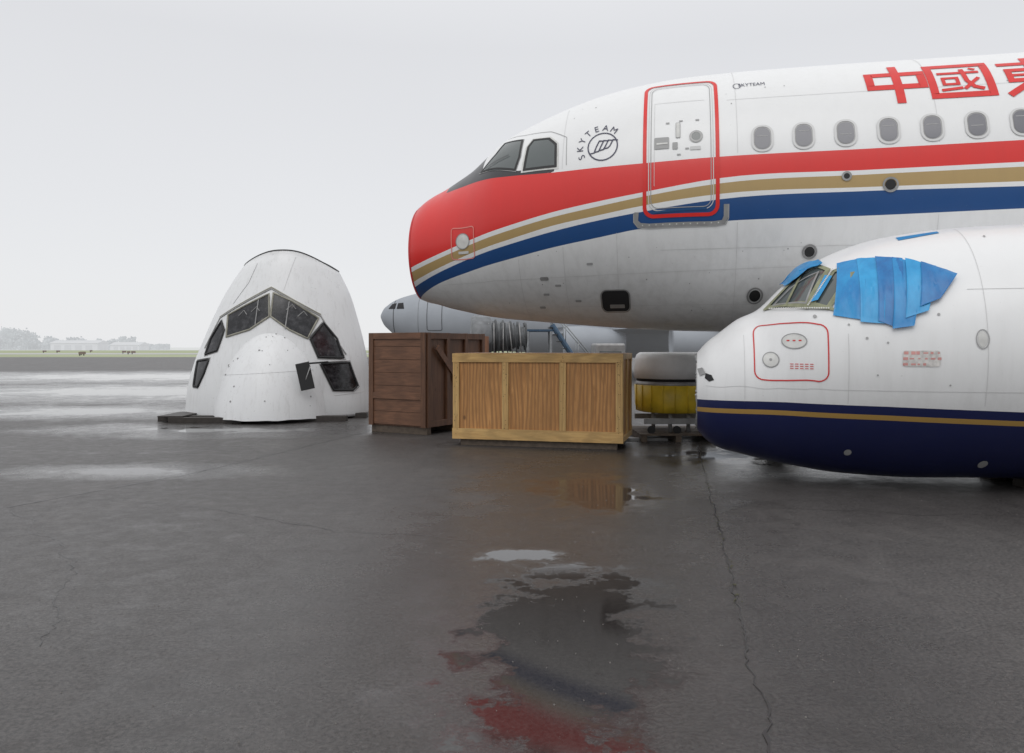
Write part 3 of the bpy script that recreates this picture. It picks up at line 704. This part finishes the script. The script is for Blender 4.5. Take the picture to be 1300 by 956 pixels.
base=gm.mix(gm.math('MULTIPLY',pool,.5),base,(.018,.015,.014))
gm.col(base)
r1=gm.math('MULTIPLY_ADD',damp,-.28,.47)
r1=gm.math('ADD',r1,gm.math('MULTIPLY_ADD',gm.noise(6,detail=7,rough=.75),.5,-.25))
r2=gm.math('MULTIPLY_ADD',pool,-.97,1.)
gm.rough(gm.math('MAXIMUM',gm.math('MULTIPLY',gm.math('MAXIMUM',r1,.12),r2),.02))
gm.b.inputs['Specular IOR Level'].default_value=.55
bp=gm.n('ShaderNodeBump');bp.inputs['Distance'].default_value=.005
gm.L(gm.math('MULTIPLY_ADD',pool,-.83,.85),bp.inputs['Strength'])
gm.L(gm.math('ADD',fine,gm.math('MULTIPLY',grit,.5)),bp.inputs['Height']);gm.L(bp.outputs[0],gm.b.inputs['Normal'])
mesh('wet_apron_ground',[(-300,-40,0),(300,-40,0),(300,135,0),(-300,135,0)],[(0,1,2,3)],gm.m)
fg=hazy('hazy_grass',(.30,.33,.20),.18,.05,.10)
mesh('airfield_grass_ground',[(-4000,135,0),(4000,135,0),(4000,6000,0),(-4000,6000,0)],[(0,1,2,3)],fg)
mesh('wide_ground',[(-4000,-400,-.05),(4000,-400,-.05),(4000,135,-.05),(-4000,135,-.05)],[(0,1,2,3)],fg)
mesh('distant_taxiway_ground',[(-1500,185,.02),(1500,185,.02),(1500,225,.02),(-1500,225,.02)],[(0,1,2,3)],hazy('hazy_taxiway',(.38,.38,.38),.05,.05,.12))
mesh('distant_haze_ground',[(-3000,420,.05),(3000,420,.05),(3000,5500,.05),(-3000,5500,.05)],[(0,1,2,3)],hazy('hazy_far_field',(.40,.41,.40),.05,.02,.28))  # far field beyond the grass, haze put into its pale colour and emission
cm=flat('tar_joint',(.024,.023,.023),.3)
def crack(pts,w,jit,seed,z=.004):
    r=random.Random(seed);D=[]
    for a,b in zip(pts[:-1],pts[1:]):
        a=Vector(a);b=Vector(b);k=max(2,int((b-a).length/.05))
        for i in range(k):D.append(a+(b-a)*i/k)
    D.append(Vector(pts[-1]));vs=[];fs=[]
    for i,p in enumerate(D):
        t=(D[min(i+1,len(D)-1)]-D[max(i-1,0)]).normalized();n=Vector((-t.y,t.x))
        o=jit*(noise.noise(Vector((i*.09,seed,0)))+.5*noise.noise(Vector((i*.4,seed,4)))+.25*noise.noise(Vector((i*1.3,seed,6))))
        ww=w*(.25+1.1*abs(noise.noise(Vector((i*.3,seed,9))))+.25*r.random())
        for sgn in(1,-1):
            q=p+n*(o+sgn*ww/2);vs.append((q.x,q.y,z))
    for i in range(len(D)-1):fs.append((2*i,2*i+1,2*i+3,2*i+2))
    return vs,fs
AV=[];AF=[]
for a in[([(3.2,13.8),(2.03,7.95),(1.47,5.2),(1.2,3.95),(.9,2.4)],.018,.05,1),([(3.2,13.8),(6,26),(9,40)],.03,.05,11),
 ([(-3.96,8.5),(-2.76,7.98),(-1.62,7.13)],.012,.12,2),([(-2.6,16.4),(-4.15,10.5),(-5.2,8.2)],.022,.03,3),([(-14,13.6),(-9,12.0),(-7.6,10.2)],.015,.15,5),
 ([(-30,33),(-7,31.5),(20,30)],.05,.05,6),([(-5.5,31.5),(-2.6,16.4)],.02,.03,7),([(2.1,8.3),(4,7.9),(8,7.2)],.010,.12,8),
 ([(-5.2,8.2),(-3.4,6.2),(-2.6,4.4)],.008,.14,14),([(-1.62,7.13),(-.9,7.0),(-.4,6.8)],.008,.1,15)]:
    v,f=crack(*a);o=len(AV);AV+=v;AF+=[tuple(i+o for i in q) for q in f]
mesh('pavement_cracks',AV,AF,cm)
mo_=simple('moss',(.07,.07,.035),.9)
MV=[];MF=[]
for i in range(34):
    y=rr.uniform(5.0,10.5);x=float(np.interp(y,[3.95,5.2,7.95,13.8],[1.2,1.47,2.03,3.2]))+rr.uniform(-.03,.03)
    s_=rr.uniform(.004,.011);o=len(MV);MV+=[(x-s_,y,.007),(x,y-s_*2,.007),(x+s_,y,.007),(x,y+s_*2,.007),(x,y,.014)];MF+=[(o,o+1,o+4),(o+1,o+2,o+4),(o+2,o+3,o+4),(o+3,o,o+4)]
mesh('moss_tufts',MV,MF,mo_)
SV=[];SF_=[]
for i in range(1100):
    y=rr.uniform(2.8,14);x=rr.uniform(-.65,.65)*y;s_=rr.uniform(.0015,.006);o=len(SV)
    SV+=[(x-s_,y,.0),(x,y-s_,.0),(x+s_,y,.0),(x,y+s_,.0),(x,y,s_*1.2)];SF_+=[(o,o+1,o+4),(o+1,o+2,o+4),(o+2,o+3,o+4),(o+3,o,o+4)]
mesh('loose_gravel',SV,SF_,simple('gravel',(.16,.15,.14),.8))
# ================================================================ DISTANCE
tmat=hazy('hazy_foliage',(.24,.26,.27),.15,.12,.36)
TV=[];TF=[];tr=random.Random(12)
def quad(c,s):
    o=len(TV);d1=Vector((tr.uniform(-1,1),tr.uniform(-.3,.3),tr.uniform(-1,1))).normalized()*s
    d2=Vector((-d1.z,tr.uniform(-.3,.3)*s,d1.x))
    for a,b in((-1,-1),(1,-1),(1,1),(-1,1)):TV.append(tuple(Vector(c)+d1*a*.5+d2*b*.5))
    TF.append((o,o+1,o+2,o+3))
for i in range(50):
    y=tr.uniform(470,540);x=y*tr.uniform(-.70,-.455);h=tr.uniform(5,12.5)*(1.15 if x/y<-.6 else .72)
    o=len(TV);TV+=[(x-.3,y,0),(x+.3,y,0),(x+.1,y,h*.8),(x-.1,y,h*.8)];TF.append((o,o+1,o+2,o+3))
    for k in range(5):
        a=tr.uniform(0,6.28);L_=h*.3;o=len(TV);zz=h*tr.uniform(.3,.6)
        TV+=[(x,y,zz),(x,y,zz+.3),(x+L_*math.cos(a),y,zz+L_*.8)];TF.append((o,o+1,o+2))
    cl=[(x+tr.gauss(0,h*.2),y+tr.gauss(0,2),h*tr.uniform(.35,.9)) for _ in range(9)]
    for c_ in cl:
        for k in range(30):
            quad((c_[0]+tr.gauss(0,h*.09),c_[1]+tr.gauss(0,1),max(.3,c_[2]+tr.gauss(0,h*.07))),tr.uniform(.4,1.1))
for k in range(4000):
    y=tr.uniform(500,560);x=y*tr.uniform(-.70,-.43);quad((x,y,tr.uniform(0,1)**1.5*3.5),tr.uniform(.6,1.3))
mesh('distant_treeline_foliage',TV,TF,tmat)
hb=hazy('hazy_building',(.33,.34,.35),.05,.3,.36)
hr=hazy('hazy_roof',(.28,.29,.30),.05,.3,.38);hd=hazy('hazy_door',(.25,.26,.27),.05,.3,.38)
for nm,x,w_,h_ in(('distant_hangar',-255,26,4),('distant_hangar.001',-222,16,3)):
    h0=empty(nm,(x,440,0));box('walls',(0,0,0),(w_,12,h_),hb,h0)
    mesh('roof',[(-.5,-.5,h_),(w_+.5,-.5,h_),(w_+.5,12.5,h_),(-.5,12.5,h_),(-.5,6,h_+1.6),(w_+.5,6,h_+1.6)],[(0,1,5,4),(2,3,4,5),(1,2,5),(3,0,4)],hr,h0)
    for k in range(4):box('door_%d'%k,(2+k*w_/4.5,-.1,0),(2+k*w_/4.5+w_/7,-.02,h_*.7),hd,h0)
for i in range(9):
    y=rr.uniform(150,260);x=y*rr.uniform(-.62,-.46)
    e=empty('airfield_marker_sign' if i==0 else 'airfield_marker_sign.%03d'%i,(x,y,0))
    box('panel',(0,0,.3),(rr.uniform(.5,1.1),.2,.75),simple('marker',(.22,.17,.15),.7),e);box('foot',(.1,.05,0),(.3,.15,.3),hz2,e)
# ================================================================ LIGHT
wd=bpy.data.worlds.new('sky');scene.world=wd;wd.use_nodes=True;t=wd.node_tree;bg=t.nodes['Background']
sky=t.nodes.new('ShaderNodeTexSky');sky.sky_type='NISHITA';sky.sun_disc=False;sky.sun_elevation=math.radians(50);sky.sun_rotation=math.radians(200)
g=t.nodes.new('ShaderNodeTexCoord');sx=t.nodes.new('ShaderNodeSeparateXYZ');t.links.new(g.outputs['Generated'],sx.inputs[0])
rp=t.nodes.new('ShaderNodeValToRGB');t.links.new(sx.outputs[2],rp.inputs[0])
e=rp.color_ramp.elements;e[0].position=0;e[0].color=(.79,.795,.81,1);e[1].position=1;e[1].color=(1.,1.,1.,1)
for p_,c_ in((.08,(.785,.79,.805)),(.35,(.715,.72,.74)),(.55,(.86,.865,.88))):
    x=rp.color_ramp.elements.new(p_);x.color=(*c_,1)
nz_=t.nodes.new('ShaderNodeTexNoise');nz_.inputs['Scale'].default_value=1.6;nz_.inputs['Detail'].default_value=4;t.links.new(g.outputs['Generated'],nz_.inputs['Vector'])
mr=t.nodes.new('ShaderNodeMapRange');mr.inputs[3].default_value=.98;mr.inputs[4].default_value=1.04;t.links.new(nz_.outputs['Fac'],mr.inputs[0])
vm=t.nodes.new('ShaderNodeVectorMath');vm.operation='SCALE';t.links.new(rp.outputs[0],vm.inputs[0]);t.links.new(mr.outputs[0],vm.inputs['Scale'])
sc=t.nodes.new('ShaderNodeVectorMath');sc.operation='SCALE';sc.inputs['Scale'].default_value=.006;t.links.new(sky.outputs[0],sc.inputs[0])
ad=t.nodes.new('ShaderNodeVectorMath');ad.operation='ADD';t.links.new(vm.outputs[0],ad.inputs[0]);t.links.new(sc.outputs[0],ad.inputs[1])
t.links.new(ad.outputs[0],bg.inputs[0]);bg.inputs[1].default_value=1.0
sl=bpy.data.lights.new('sun','SUN');sl.energy=.8;sl.angle=math.radians(40);sl.color=(1,.985,.96)
so=bpy.data.objects.new('sun',sl);scene.collection.objects.link(so);so.rotation_euler=(math.radians(40),0,math.radians(-15))
cam=bpy.data.cameras.new('camera');co=bpy.data.objects.new('camera',cam);scene.collection.objects.link(co)
co.location=(0,0,EYE);co.rotation_euler=(math.radians(90),0,0);cam.sensor_width=36;cam.lens=28
cam.shift_y=-37/1300;cam.clip_end=12000;cam.clip_start=.05
scene.camera=co
